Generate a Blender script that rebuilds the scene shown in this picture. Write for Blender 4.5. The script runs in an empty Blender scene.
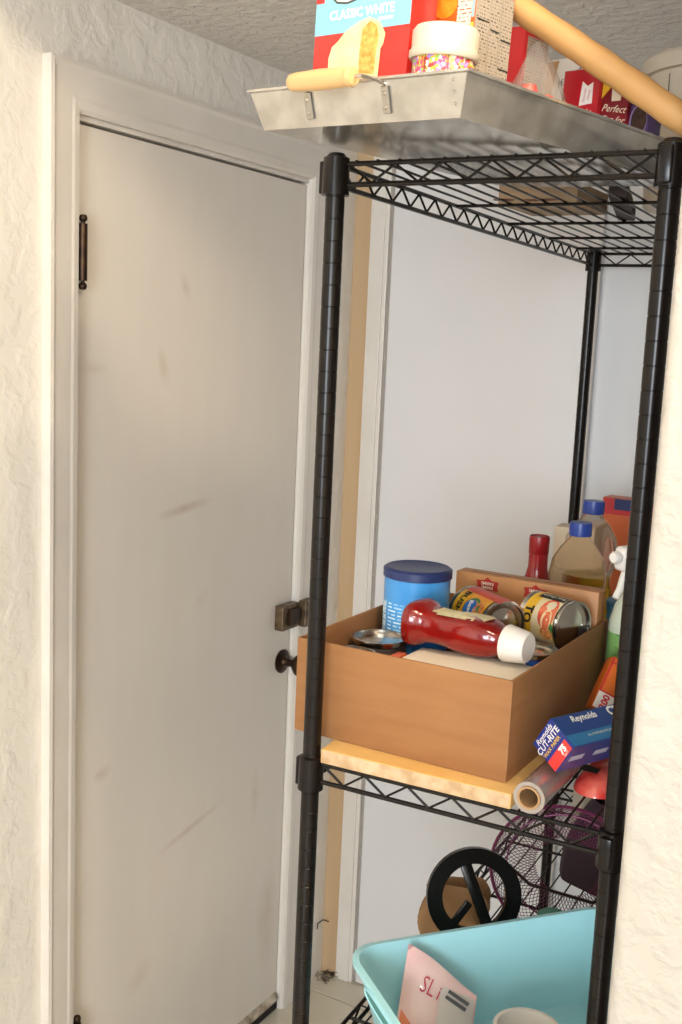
import bpy, bmesh, math, random
from mathutils import Vector, Matrix, noise as mnoise
random.seed(7)
PI = math.pi
scn = bpy.context.scene
COL = scn.collection

# ---------------------------------------------------------------- camera
CF, CYAW, CPITCH, CROLL = 1089.2, .5278, .1551, .0449
CPOS = Vector((1.3731, 0.0, 1.6864))
fw = Vector((-math.sin(CYAW)*math.cos(CPITCH), math.cos(CYAW)*math.cos(CPITCH), -math.sin(CPITCH)))
rt = Vector((math.cos(CYAW), math.sin(CYAW), 0)); up = rt.cross(fw)
cR, sR = math.cos(CROLL), math.sin(CROLL)
rt2 = rt*cR + up*sR
up2 = up*cR - rt*sR
cd = bpy.data.cameras.new('camera'); cam = bpy.data.objects.new('camera', cd); COL.objects.link(cam)
cd.lens = CF/1024*36; cd.sensor_width = 36; cd.clip_start = .02
M = Matrix((rt2, up2, -fw)).transposed().to_4x4(); M.translation = CPOS
cam.matrix_world = M
scn.camera = cam

# ---------------------------------------------------------------- light
vs = scn.view_settings
vs.view_transform = 'Standard'; vs.look = 'None'; vs.gamma = 1; vs.use_curve_mapping = False
vs.exposure = -0.02
W = bpy.data.worlds.new('world'); scn.world = W; W.use_nodes = True
W.node_tree.nodes['Background'].inputs[0].default_value = (.9, .95, 1, 1)
W.node_tree.nodes['Background'].inputs[1].default_value = .6
LAMP_POS = Vector((1.37, .71, 2.44)); LAMP_E = 310.0
fl = bpy.data.lights.new('camera_flash', 'POINT'); flash = bpy.data.objects.new('camera_flash', fl); COL.objects.link(flash)
flash.location = CPOS + rt*.03 + up*.10
fl.energy = 8; fl.color = (1, .97, .94); fl.shadow_soft_size = .04

wd = bpy.data.lights.new('added_hall_fill', 'AREA'); hall_fill = bpy.data.objects.new('added_hall_fill', wd); COL.objects.link(hall_fill)
wd.shape = 'RECTANGLE'; wd.size = 1.3; wd.size_y = 1.3; wd.energy = 155; wd.color = (.84, .92, 1)
hall_fill.location = (1.95, -3.3, 1.65); hall_fill.rotation_euler = (math.radians(90), 0, math.radians(12))   # added soft fill behind the camera, no window built; faces +Y

# ---------------------------------------------------------------- helpers
def lin(h):
    if isinstance(h, str):
        h = h.lstrip('#'); c = [int(h[i:i+2], 16)/255 for i in (0, 2, 4)]
    else: c = list(h)
    return tuple(((x/12.92) if x <= .04045 else ((x+.055)/1.055)**2.4) for x in c) + (1,)

MATS = {}
def mat(name, col, rough=.5, metal=0, col2=None, nscale=20, bump=0, bscale=60, stretch=None, trans=0, ior=1.45, coat=0, alpha=1, detail=4, bdist=.002, spec=.5):
    if name in MATS: return MATS[name]
    m = bpy.data.materials.new(name); m.use_nodes = True; MATS[name] = m
    nt = m.node_tree; b = nt.nodes['Principled BSDF']
    b.inputs['Base Color'].default_value = lin(col); b.inputs['Roughness'].default_value = rough
    b.inputs['Metallic'].default_value = metal; b.inputs['Transmission Weight'].default_value = trans
    b.inputs['IOR'].default_value = ior; b.inputs['Specular IOR Level'].default_value = spec; b.inputs['Coat Weight'].default_value = coat; b.inputs['Alpha'].default_value = alpha
    tc = nt.nodes.new('ShaderNodeTexCoord'); mp = nt.nodes.new('ShaderNodeMapping')
    nt.links.new(tc.outputs['Object'], mp.inputs[0])
    if stretch: mp.inputs['Scale'].default_value = stretch
    n = nt.nodes.new('ShaderNodeTexNoise'); n.inputs['Scale'].default_value = nscale; n.inputs['Detail'].default_value = detail
    nt.links.new(mp.outputs[0], n.inputs[0])
    if col2:
        r = nt.nodes.new('ShaderNodeValToRGB'); r.color_ramp.elements[0].position = .35; r.color_ramp.elements[1].position = .65
        r.color_ramp.elements[0].color = lin(col); r.color_ramp.elements[1].color = lin(col2)
        nt.links.new(n.outputs[0], r.inputs[0]); nt.links.new(r.outputs[0], b.inputs['Base Color'])
    if bump:
        n2 = nt.nodes.new('ShaderNodeTexNoise'); n2.inputs['Scale'].default_value = bscale; n2.inputs['Detail'].default_value = detail
        nt.links.new(mp.outputs[0], n2.inputs[0])
        bp = nt.nodes.new('ShaderNodeBump'); bp.inputs['Strength'].default_value = bump; bp.inputs['Distance'].default_value = bdist
        nt.links.new(n2.outputs[0], bp.inputs['Height']); nt.links.new(bp.outputs[0], b.inputs['Normal'])
    return m

class MB:
    """collects geometry for one mesh object"""
    def __init__(s): s.bm = bmesh.new()
    def box(s, x0, x1, y0, y1, z0, z1, bev=0, seg=2):
        r = bmesh.ops.create_cube(s.bm, size=1)
        for v in r['verts']:
            v.co = Vector(((x0+x1)/2+v.co.x*(x1-x0), (y0+y1)/2+v.co.y*(y1-y0), (z0+z1)/2+v.co.z*(z1-z0)))
        if bev:
            es = list({e for v in r['verts'] for e in v.link_edges})
            bmesh.ops.bevel(s.bm, geom=es, offset=bev, segments=seg, affect='EDGES', profile=.5)
        return s
    def lathe(s, prof, segs=24, mtx=None, cap=True):
        """prof: list of (r, z)"""
        rings = []
        for r, z in prof:
            if r < 1e-6:
                v = s.bm.verts.new((0, 0, z)); rings.append([v])
            else:
                rings.append([s.bm.verts.new((r*math.cos(2*PI*i/segs), r*math.sin(2*PI*i/segs), z)) for i in range(segs)])
        new = [v for rg in rings for v in rg]
        for a, b in zip(rings, rings[1:]):
            for i in range(segs):
                j = (i+1) % segs
                if len(a) == 1 and len(b) == 1: continue
                if len(a) == 1: s.bm.faces.new((a[0], b[i], b[j])) if False else s.bm.faces.new((a[0], b[j], b[i]))
                elif len(b) == 1: s.bm.faces.new((a[i], a[j], b[0]))
                else: s.bm.faces.new((a[i], a[j], b[j], b[i]))
        if cap:
            if len(rings[0]) > 1: s.bm.faces.new(list(reversed(rings[0])))
            if len(rings[-1]) > 1: s.bm.faces.new(rings[-1])
        if mtx is not None:
            for v in new: v.co = mtx @ v.co
        return s
    def tube(s, pts, r, segs=6, rads=None, closed=False):
        pts = [Vector(p) for p in pts]; n = len(pts); rings = []
        t0 = (pts[1]-pts[0]).normalized()
        ref = Vector((0, 0, 1)) if abs(t0.z) < .9 else Vector((1, 0, 0))
        nrm = t0.cross(ref).normalized()
        for i, p in enumerate(pts):
            if closed: t = (pts[(i+1) % n]-pts[i-1]).normalized()
            else: t = (pts[min(i+1, n-1)]-pts[max(i-1, 0)]).normalized()
            nrm = (nrm - t*nrm.dot(t)).normalized(); bn = t.cross(nrm)
            rr = rads[i] if rads else r
            rings.append([s.bm.verts.new(p+(nrm*math.cos(2*PI*k/segs)+bn*math.sin(2*PI*k/segs))*rr) for k in range(segs)])
        pairs = list(zip(rings, rings[1:])) + ([(rings[-1], rings[0])] if closed else [])
        for a, b in pairs:
            for k in range(segs):
                j = (k+1) % segs; s.bm.faces.new((a[k], a[j], b[j], b[k]))
        if not closed:
            s.bm.faces.new(list(reversed(rings[0]))); s.bm.faces.new(rings[-1])
        return s
    def prism(s, poly, y0, y1):
        """poly in (x,z), extruded along y"""
        a = [s.bm.verts.new((x, y0, z)) for x, z in poly]; b = [s.bm.verts.new((x, y1, z)) for x, z in poly]
        s.bm.faces.new(a); s.bm.faces.new(list(reversed(b)))
        n = len(poly)
        for i in range(n):
            j = (i+1) % n; s.bm.faces.new((a[j], a[i], b[i], b[j]))
        return s
    def grid(s, fn, nu, nv, closed_u=False):
        vs_ = [[s.bm.verts.new(fn(i/(nu if closed_u else nu-1), j/(nv-1))) for i in range(nu)] for j in range(nv)]
        for j in range(nv-1):
            for i in range(nu if closed_u else nu-1):
                k = (i+1) % nu
                s.bm.faces.new((vs_[j][i], vs_[j][k], vs_[j+1][k], vs_[j+1][i]))
        return s
    def mesh(s, name, smooth=False):
        bmesh.ops.recalc_face_normals(s.bm, faces=s.bm.faces)
        me = bpy.data.meshes.new(name); s.bm.to_mesh(me); s.bm.free()
        if smooth:
            for p in me.polygons: p.use_smooth = True
            try: me.set_sharp_from_angle(angle=math.radians(smooth if smooth is not True else 40))
            except Exception: pass
        return me
    def build(s, name, m, parent=None, smooth=False, loc=None, mtx=None):
        return link(name, s.mesh(name, smooth), m, parent, loc, mtx)

def link(name, me, m, parent=None, loc=None, mtx=None):
    o = bpy.data.objects.new(name, me); COL.objects.link(o)
    if m is not None and not me.materials: me.materials.append(m)
    if parent: o.parent = parent
    if mtx is not None: o.matrix_local = mtx
    if loc is not None: o.location = loc
    return o
def tag(o, label, cat, group=None):
    o['label'] = label; o['category'] = cat
    if group: o['group'] = group
    return o
def struct(o, label=None):
    o['kind'] = 'structure'
    if label: o['label'] = label
    return o
def thing(name, label, cat, mtx=None, group=None):
    o = bpy.data.objects.new(name, None); COL.objects.link(o); o.empty_display_size = .02
    if mtx is not None: o.matrix_world = mtx
    return tag(o, label, cat, group)
def frame(origin, ex, ez):
    """matrix with local x along ex and local z along ez (roughly)"""
    ex = Vector(ex).normalized(); ez = Vector(ez); ey = ez.cross(ex).normalized(); ez = ex.cross(ey)
    m = Matrix((ex, ey, ez)).transposed().to_4x4(); m.translation = Vector(origin); return m

def text_mesh(body, size, bold=0, shear=0, wrap=None, align='CENTER', sx=1.0, spacing=1.0):
    cu = bpy.data.curves.new('txt', 'FONT'); cu.body = body; cu.size = size; cu.align_x = align; cu.align_y = 'CENTER'
    cu.offset = bold; cu.shear = shear; cu.resolution_u = 2; cu.space_character = spacing; cu.extrude = 0
    ob = bpy.data.objects.new('txt', cu); COL.objects.link(ob)
    dg = bpy.context.evaluated_depsgraph_get(); dg.update()
    me = bpy.data.meshes.new_from_object(ob.evaluated_get(dg))
    bpy.data.objects.remove(ob)
    # lies in local XZ plane facing -Y; optional wrap round a vertical cylinder of radius wrap (centre on +Y side)
    for v in me.vertices:
        x, y = v.co.x*sx, v.co.y
        if wrap:
            a = x/wrap; v.co = Vector((wrap*math.sin(a), -wrap*math.cos(a), y))
        else: v.co = Vector((x, 0, y))
    return me
def text(parent, body, size, m, pos, rot=None, **k):
    """text facing -Y of the parent at pos; rot = Matrix 3x3/4x4 applied first"""
    me = text_mesh(body, size, **k); me.materials.clear(); me.materials.append(m)
    o = bpy.data.objects.new('lettering', me); COL.objects.link(o); o.parent = parent
    mt = Matrix.Translation(Vector(pos)) @ (rot.to_4x4() if rot is not None else Matrix())
    o.matrix_local = mt
    return o
def RX(d): return Matrix.Rotation(math.radians(d), 4, 'X')
def RY(d): return Matrix.Rotation(math.radians(d), 4, 'Y')
def RZ(d): return Matrix.Rotation(math.radians(d), 4, 'Z')

def print_mat(name, paper, ink, sx=60, rows=90, amount=.6):
    """rows of small printed dashes, like an information panel"""
    if name in MATS: return MATS[name]
    m = mat(name, paper, .5); nt = m.node_tree; b = nt.nodes['Principled BSDF']
    tc = nt.nodes.new('ShaderNodeTexCoord'); mp = nt.nodes.new('ShaderNodeMapping'); mp.inputs['Rotation'].default_value = (PI/2, 0, 0)
    nt.links.new(tc.outputs['Object'], mp.inputs[0])
    br = nt.nodes.new('ShaderNodeTexBrick'); br.inputs['Scale'].default_value = 1
    br.inputs['Brick Width'].default_value = 1/sx; br.inputs['Row Height'].default_value = 1/rows
    br.inputs['Mortar Size'].default_value = .32/rows; br.inputs['Mortar Smooth'].default_value = .1; br.offset = .37; br.squash = .6; br.squash_frequency = 3
    nt.links.new(mp.outputs[0], br.inputs[0])
    br.inputs['Color1'].default_value = lin(ink); br.inputs['Color2'].default_value = lin(paper); br.inputs['Mortar'].default_value = lin(paper)
    br.inputs['Bias'].default_value = amount-1
    nt.links.new(br.outputs[0], b.inputs['Base Color'])
    return m

# ---------------------------------------------------------------- materials of the setting
def wall_mat(name, col, col2, strength=.5, scale=30, dist=.004):
    m = mat(name, col, .55, col2=col2, nscale=3)
    nt = m.node_tree; b = nt.nodes['Principled BSDF']
    tc = nt.nodes.new('ShaderNodeTexCoord')
    n1 = nt.nodes.new('ShaderNodeTexNoise'); n1.inputs['Scale'].default_value = scale; n1.inputs['Detail'].default_value = 5; n1.inputs['Distortion'].default_value = .3
    nt.links.new(tc.outputs['Object'], n1.inputs[0])
    r = nt.nodes.new('ShaderNodeValToRGB'); r.color_ramp.elements[0].position = .42; r.color_ramp.elements[1].position = .6
    nt.links.new(n1.outputs[0], r.inputs[0])
    bp = nt.nodes.new('ShaderNodeBump'); bp.inputs['Strength'].default_value = strength; bp.inputs['Distance'].default_value = dist
    nt.links.new(r.outputs[0], bp.inputs['Height']); nt.links.new(bp.outputs[0], b.inputs['Normal'])
    return m
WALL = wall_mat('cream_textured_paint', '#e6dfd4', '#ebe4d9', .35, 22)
WALLR = wall_mat('cream_paint_darkened_for_light', '#b6aea3', '#bbb3a8', .35, 40)  # same paint as WALL, colour darkened to offset the strong light here
CEIL = wall_mat('ceiling_knockdown_paint', '#d4cdc5', '#dcd6ce', .55, 45, .005)
BACK = mat('pale_white_wall_paint', '#dfdfe0', .5, col2='#dbdbdc', nscale=4, bump=.05, bscale=90)
PANEL = mat('white_panel_paint', '#e0dcda', .45, col2='#dcd8d5', nscale=3, bump=.04, bscale=60)
TRIM = mat('white_trim_gloss', '#e2dacf', .35, col2='#dcd3c7', nscale=8, bump=.05, bscale=50)
WOODSTRIP = mat('raw_pine_strip', '#bf9f78', .55, col2='#c9ab86', nscale=14, stretch=(1, 1, .06))
DARKGAP = mat('dark_gap', '#3a2e26', .9)
TILE = mat('cream_floor_tile', '#d9cfba', .14, col2='#cfc4ae', nscale=5, coat=.3)
GROUT = mat('brown_grout', '#8f8270', .9, bump=.2)
BRONZE = mat('oil_rubbed_bronze', '#43301f', .38, .75, col2='#2c2019', nscale=40)
BRASS = mat('worn_bronze', '#7a664c', .4, .5, col2='#4a3a2a', nscale=60)
BLACKM = mat('black_epoxy_steel', '#120d0a', .26, 0, col2='#17110d', nscale=30, spec=.3)
CARD = mat('brown_corrugated_card', '#96683e', .75, col2='#8f6138', nscale=10, bump=.06, bscale=30, stretch=(1, 1, 6))

def door_mat():
    m = mat('off_white_door_paint', '#e2d9cc', .42, col2='#e0d6c9', nscale=5, stretch=(1, 3, .8))
    nt = m.node_tree; b = nt.nodes['Principled BSDF']
    src = b.inputs['Base Color'].links[0].from_socket
    tc = nt.nodes.new('ShaderNodeTexCoord')
    nn = nt.nodes.new('ShaderNodeTexNoise'); nn.inputs['Scale'].default_value = 22; nt.links.new(tc.outputs['Object'], nn.inputs[0])
    # scuffs and finger marks: (y, z, half-length, half-height, slope deg, strength)
    for (y, z, l, h, a, s) in [(1.735, 1.337, .10, .008, 6, .55), (1.50, .845, .03, .010, 14, .5), (1.78, .63, .14, .006, 10, .4),
                               (1.66, 1.62, .018, .028, 20, .3), (1.72, 1.78, .018, .02, 30, .35), (1.46, 1.62, .05, .008, 0, .3), (1.80, 1.14, .03, .012, 40, .22),
                               (2.02, .62, .02, .05, 0, .25), (1.62, .36, .05, .02, 30, .22), (2.09, .28, .05, .09, 0, .3)]:
        mp = nt.nodes.new('ShaderNodeMapping'); mp.vector_type = 'TEXTURE'
        mp.inputs['Location'].default_value = (0, y, z); mp.inputs['Rotation'].default_value = (math.radians(a), 0, 0); mp.inputs['Scale'].default_value = (1, l, h*1.7)
        nt.links.new(tc.outputs['Object'], mp.inputs[0])
        g = nt.nodes.new('ShaderNodeTexGradient'); g.gradient_type = 'SPHERICAL'; nt.links.new(mp.outputs[0], g.inputs[0])
        mu = nt.nodes.new('ShaderNodeMath'); mu.operation = 'MULTIPLY'; nt.links.new(g.outputs[0], mu.inputs[0]); nt.links.new(nn.outputs[0], mu.inputs[1])
        m2 = nt.nodes.new('ShaderNodeMath'); m2.operation = 'MULTIPLY'; m2.inputs[1].default_value = s*1.6; m2.use_clamp = True; nt.links.new(mu.outputs[0], m2.inputs[0])
        mx = nt.nodes.new('ShaderNodeMix'); mx.data_type = 'RGBA'; nt.links.new(m2.outputs[0], mx.inputs[0]); nt.links.new(src, mx.inputs[6]); mx.inputs[7].default_value = lin('#b08f66')
        src = mx.outputs[2]
    nt.links.new(src, b.inputs['Base Color'])
    return m
DOOR = door_mat()

# ---------------------------------------------------------------- the room
YB = 2.37; CZ = 2.25; HZ = 2.56; XR = 1.30; YF0, YF1, XF = .95, 1.07, 1.131; Y0 = -3.5; XH = 2.5
DY0, DY1, DTOP = 1.414, 2.150, 2.034
wl = struct(MB().box(-.12, 0, Y0, DY0, 0, HZ).box(-.12, 0, DY1, YB+.1, 0, HZ).box(-.12, 0, DY0, DY1, DTOP+.012, HZ).build('wall_left', WALL))
wb = struct(MB().box(0, XR+.1, YB, YB+.1, 0, HZ).build('wall_back', BACK))
wr = struct(MB().box(XR, XR+.1, YF1, YB, 0, HZ).build('wall_right', BACK))
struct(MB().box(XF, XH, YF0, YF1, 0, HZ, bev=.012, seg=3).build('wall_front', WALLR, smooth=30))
struct(MB().box(XH, XH+.1, Y0, YF1, 0, HZ).build('wall_hall', WALL))
struct(MB().box(-.12, XR, YF1, YB+.1, CZ, HZ).build('ceiling', CEIL))
struct(MB().box(-.12, XH+.1, Y0, YF1, HZ, HZ+.1).build('ceiling_hall', CEIL))
floor = struct(MB().box(-.12, XH+.1, Y0, YB+.1, -.06, -.003).build('floor', GROUT))
T = .305
tm = MB().box(.002, T-.002, .002, T-.002, -.004, 0, bev=.0012, seg=1).mesh('tile')
ny = int((YB-Y0)/T)+1
for j in range(ny):
    y = 2.268-j*T
    for i in range(9):
        x = -.01+i*T
        if y+T < Y0 or (y > YF1-.1 and x > XR): continue
        link('tile', tm, TILE, floor, loc=(x, y, 0))
# strip of cut tiles against the back wall
tm2 = MB().box(.002, T-.002, 0, .098, -.004, 0, bev=.0012, seg=1).mesh('cut_tile')
for o in [o for o in floor.children if o.location.y > 2.2]:
    o.data = tm2; o.location.y = 2.270
    if not tm2.materials: tm2.materials.append(TILE)

# door casing (profiled), jamb and stop
def casing(name, length, label, mtx, mit0=0, mit1=0):
    prof = [(0, 0), (.078, 0), (.078, .019), (.071, .020), (.064, .016), (.024, .0125), (.018, .0135), (.006, .0115), (0, .006)]
    b = MB(); bm = b.bm; n = len(prof)
    lo = [bm.verts.new((x, -mit0*x, z)) for x, z in prof]; hi = [bm.verts.new((x, length+mit1*x, z)) for x, z in prof]
    bm.faces.new(lo); bm.faces.new(list(reversed(hi)))
    for k in range(n): bm.faces.new((lo[(k+1) % n], lo[k], hi[k], hi[(k+1) % n]))
    return struct(b.build(name, TRIM, mtx=mtx), label)
ZT = DTOP+.012
# local: x across (0 = door side), y along, z out of wall; mitred at the head
casing('trim_1', ZT, 'left white door casing', Matrix(((0, 0, 1, 0), (-1, 0, 0, DY0), (0, 1, 0, 0), (0, 0, 0, 1))), 0, 1)
casing('trim_2', ZT, 'right white door casing', Matrix(((0, 0, 1, 0), (1, 0, 0, DY1), (0, 1, 0, 0), (0, 0, 0, 1))), 0, 1)
casing('trim_3', DY1-DY0, 'white head casing over the door', Matrix(((0, 0, 1, 0), (0, 1, 0, DY0), (1, 0, 0, ZT), (0, 0, 0, 1))), 1, 1)
struct(MB().box(-.12, -.052, DY0, DY0+.02, 0, DTOP).box(-.12, -.052, DY1-.02, DY1, 0, DTOP).box(-.12, -.052, DY0, DY1, DTOP-.012, DTOP+.0115)
       .box(-.06, -.002, DY0, DY1, DTOP+.003, DTOP+.0115).build('trim_4', TRIM), 'door jamb and stop')

# the door
door = struct(MB().box(-.048, -.006, DY0+.004, DY1-.004, .03, DTOP-.002, bev=.0015, seg=1).build('door_1', DOOR), 'off-white flush door with scuff marks')
MB().box(-.044, -.001, DY0+.006, DY1-.006, .004, .032).build('door_sweep', mat('sweep_and_gap_shade', '#1d1712', .8), door)  # dark weatherstrip, its black also paints the shadow gap under the door
MB().prism([(-.006, .030), (.004, .030), (.004, .036), (-.0055, .05)], DY0+.3, DY1-.01).build('scuffed_edge_strip', mat('scuffed_strip', '#c9bba6', .6, col2='#8a7762', nscale=30), door)
for z0, z1 in ((1.770, 1.866), (.275, .371)):
    h = MB().lathe([(0, z0), (.0075, z0), (.0075, z1), (0, z1)], 14).build('hinge', BRONZE, door, True, loc=(.010, DY0+.006, 0))
    MB().lathe([(.0032, z1), (.0035, z1+.003), (.0068, z1+.006), (.0074, z1+.010), (.0055, z1+.0145), (0, z1+.016)], 14).lathe(
        [(.0032, z0), (.0035, z0-.003), (.0068, z0-.006), (.0074, z0-.010), (.0055, z0-.0145), (0, z0-.016)], 14).build('finial', BRONZE, h, True)
    MB().box(-.016, -.004, -.006, .003, z0, z1).build('hinge_leaf', BRONZE, h)
lk = MB().box(-.006, .018, 2.078, 2.1455, 1.008, 1.068, bev=.003).build('rim_lock', BRASS, door)
MB().box(.018, .026, 2.098, 2.142, 1.018, 1.058, bev=.002).build('lock_cover', BRONZE, lk)
MB().box(.012, .034, 2.152, 2.196, 1.006, 1.070, bev=.003).build('lock_keeper', BRASS, lk)
KM = Matrix(((0, 0, 1, -.006), (1, 0, 0, 2.114), (0, 1, 0, .925), (0, 0, 0, 1)))
kr = MB().lathe([(0, 0), (.028, 0), (.029, .004), (.024, .008), (.013, .010), (.009, .016), (.009, .034), (.012, .038)], 24).build('knob_rose', BRONZE, door, True, mtx=KM)
MB().lathe([(.010, .036), (.018, .040), (.026, .048), (.028, .058), (.024, .068), (.012, .073), (0, .074)], 24).build('door_knob', BRONZE, kr, True)

# back wall trim, raw strip and panel
struct(MB().box(.0005, .047, YB-.012, YB, 0, CZ).build('trim_5', WOODSTRIP), 'unpainted wood strip in the corner')
struct(MB().box(.047, .098, YB-.016, YB, 0, CZ, bev=.002).box(.056, .088, YB-.020, YB-.012, 0, CZ, bev=.0015).build('trim_6', TRIM), 'white stepped trim')
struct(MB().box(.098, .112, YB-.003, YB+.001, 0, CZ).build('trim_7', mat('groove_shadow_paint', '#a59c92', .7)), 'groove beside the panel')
struct(MB().box(.107, .622, YB-.012, YB, .004, CZ, bev=.0015, seg=1).build('trim_8', PANEL), 'flat white panel on the back wall')
struct(MB().box(.622, XR, YB-.010, YB, 0, .09, bev=.003).build('baseboard_back', TRIM))

# hall lamp that throws the soffit's shadow on the door wall
lamp = thing('ceiling_lamp', 'round frosted ceiling lamp in the hall', 'lamp', Matrix.Translation(LAMP_POS))
MB().lathe([(.06, HZ-LAMP_POS.z), (.06, HZ-LAMP_POS.z-.02), (.03, .07), (.025, .055), (0, .055)], 24).build('base', TRIM, lamp, True)
gm = bpy.data.materials.new('lamp_glow'); gm.use_nodes = True
nt = gm.node_tree; nt.nodes.remove(nt.nodes['Principled BSDF']); em = nt.nodes.new('ShaderNodeEmission'); em.inputs[0].default_value = (1, .83, .62, 1); em.inputs[1].default_value = LAMP_E
nt.links.new(em.outputs[0], nt.nodes['Material Output'].inputs[0])
MB().lathe([(0, -.055), (.02, -.051), (.04, -.038), (.053, -.015), (.055, 0), (.053, .015), (.04, .038), (.026, .05), (0, .054)], 24).build('globe', gm, lamp, True)

# ---------------------------------------------------------------- shelving unit
SX, SY, WA, WB, Z1, Z2, Z3, H, ROT = .686, 1.132, .386, 1.145, 1.891, 1.1555, .715, .0235, .0476
PR = .0115
SM = Matrix.Translation((SX, SY, 0)) @ Matrix.Rotation(ROT, 4, 'Z')
def S(a, b, z=0, deg=0): return SM @ Matrix.Translation((a, b, z)) @ RZ(deg)
def SP(a, b, z): return SM @ Vector((a, b, z))
unit = thing('wire_shelving_unit', 'black wire shelving unit with ringed posts', 'shelving', SM.copy())
PT = Z1+.0125
prof = [(0, .02), (PR, .02)]; z = .05
while z < PT-.02:
    prof += [(PR, z-.0009), (PR-.0006, z-.0003), (PR-.0006, z+.0003), (PR, z+.0009)]; z += .0254
prof += [(PR, PT-.003), (PR-.003, PT), (0, PT)]
pm = MB().lathe(prof, 20).mesh('post', 30)
fm = MB().lathe([(0, .001), (.016, .001), (.016, .006), (.007, .010), (.007, .022), (0, .022)], 16).mesh('levelling_foot', True)
cm = MB().lathe([(PR+.0003, -H-.012), (.0165, -H-.012), (.0155, .007), (PR+.0003, .009)], 20).box(-.021, -.006, -.004, .010, -H-.010, .004, bev=.002).mesh('corner_collar', 30)
for a, b in ((0, 0), (WA, 0), (0, WB), (WA, WB)):
    p = link('post', pm, BLACKM, unit, loc=(a, b, 0)); link('levelling_foot', fm, BLACKM, p)
RW = .0019
def zig(L, n):
    pts = []
    for i in range(n+1):
        x = .018+(L-.036)*i/n
        pts += [(x, 0, -.0015 if i % 2 == 0 else -H+.0015)]
    return MB().tube(pts, RW, 6).mesh('zigzag_wire')
zA = zig(WA, 12); zB = zig(WB, 40)
wires = MB().tube([(0, -.004, 0), (0, WB+.004, 0)], .0016, 6).mesh('surface_wire', True)
cross = MB().tube([(.0, 0, 0), (WA, 0, 0)], .0026, 6).mesh('cross_rod', True)
NW = 13
for zz in (Z1, Z2, Z3):
    f = MB()
    for dz, r in ((0, .0030), (-H, .0032)):
        f.tube([(.012, 0, dz), (WA-.012, 0, dz)], r, 8).tube([(.012, WB, dz), (WA-.012, WB, dz)], r, 8)
        f.tube([(0, .012, dz), (0, WB-.012, dz)], r, 8).tube([(WA, .012, dz), (WA, WB-.012, dz)], r, 8)
    sh = f.build('shelf_frame', BLACKM, unit, True, loc=(0, 0, zz))
    for k in range(NW):
        link('surface_wire', wires, BLACKM, sh, loc=(WA*(k+1)/(NW+1), 0, .0022))
    for b in (.148, .374, .600, .826, 1.02):
        link('cross_rod', cross, BLACKM, sh, loc=(0, b, -.0004))
    for mt_, me in ((Matrix.Translation((0, 0, 0)), zA), (Matrix.Translation((0, WB, 0)), zA), (RZ(90), zB), (Matrix.Translation((WA, 0, 0)) @ RZ(90), zB)):
        link('zigzag_wire', me, BLACKM, sh, mtx=mt_)
    for q, (a, b) in enumerate(((0, 0), (WA, 0), (WA, WB), (0, WB))):
        link('corner_collar', cm, BLACKM, sh, mtx=Matrix.Translation((a, b, 0)) @ RZ((0, 90, 180, 270)[q]))
TOPW = .0040       # top of the surface wires above the shelf plane
#@@ITEMS
# ---------------------------------------------------------------- small builders
WHITE = mat('white_plastic', '#efe9df', .35)
WHITEINK = mat('white_ink', '#f4efe6', .5)
CREAMINK = mat('cream_ink', '#efe3c8', .5)
BLACKINK = mat('black_ink', '#17130f', .5)
REDINK = mat('red_ink', '#c8202a', .5)
YELLOWINK = mat('yellow_ink', '#e8b830', .5)
NAVYINK = mat('navy_ink', '#1a2a5e', .5)
TIN = mat('bright_tinplate', '#c9c5bd', .22, 1, col2='#b9b4aa', nscale=40)
def disc(b, t=.0003): return b
def flat(parent, name, poly, m, y=-.0003, off=(0, 0, 0), rot=None, label=None):
    """thin printed patch: polygon in the parent's XZ plane, facing -Y"""
    o = MB().prism(poly, -.0002, .0002).build(name, m, parent)
    o.matrix_local = Matrix.Translation((off[0], off[1]+y, off[2])) @ (rot if rot is not None else Matrix())
    if label: o['label'] = label
    return o
def rect(x0, x1, z0, z1): return [(x0, z0), (x1, z0), (x1, z1), (x0, z1)]
def oval(cx, cz, rx, rz, n=20, wob=0, seed=0):
    rnd = random.Random(seed)
    return [(cx+rx*math.cos(2*PI*i/n)*(1+wob*(rnd.random()-.5)), cz+rz*math.sin(2*PI*i/n)*(1+wob*(rnd.random()-.5))) for i in range(n)]
def carton_box(name, label, cat, mtx, w, d, h, m, bev=.0012, group=None):
    """closed carton, x 0..w, y 0..d, z 0..h, with a lid seam"""
    t = thing(name, label, cat, mtx, group)
    MB().box(0, w, 0, d, 0, h, bev=bev, seg=2).build('carton', m, t, 30)
    return t
def curved(name, parent, m, r, a0, a1, z0, z1, n=16):
    """patch wrapped on a cylinder of radius r; angle 0 faces -Y"""
    return MB().grid(lambda u, v: (r*math.sin(a0+(a1-a0)*u), -r*math.cos(a0+(a1-a0)*u), z0+(z1-z0)*v), n, 2).build(name, m, parent, True)
def can(name, label, mtx, r, h, label_m, cat='can', group=None):
    t = thing(name, label, cat, mtx, group)
    MB().lathe([(0, .003), (r-.004, .003), (r-.003, 0), (r, 0), (r, .004), (r-.001, .006), (r-.001, h-.006), (r, h-.004), (r, h), (r-.003, h), (r-.0035, h-.004), (r-.012, h-.0045), (r-.014, h-.0035), (0, h-.0035)], 32).build('tin', TIN, t, 30)
    if label_m: MB().lathe([(r-.0003, .008), (r-.0003, h-.008)], 32, cap=False).build('paper_label', label_m, t, True)
    return t

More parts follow.
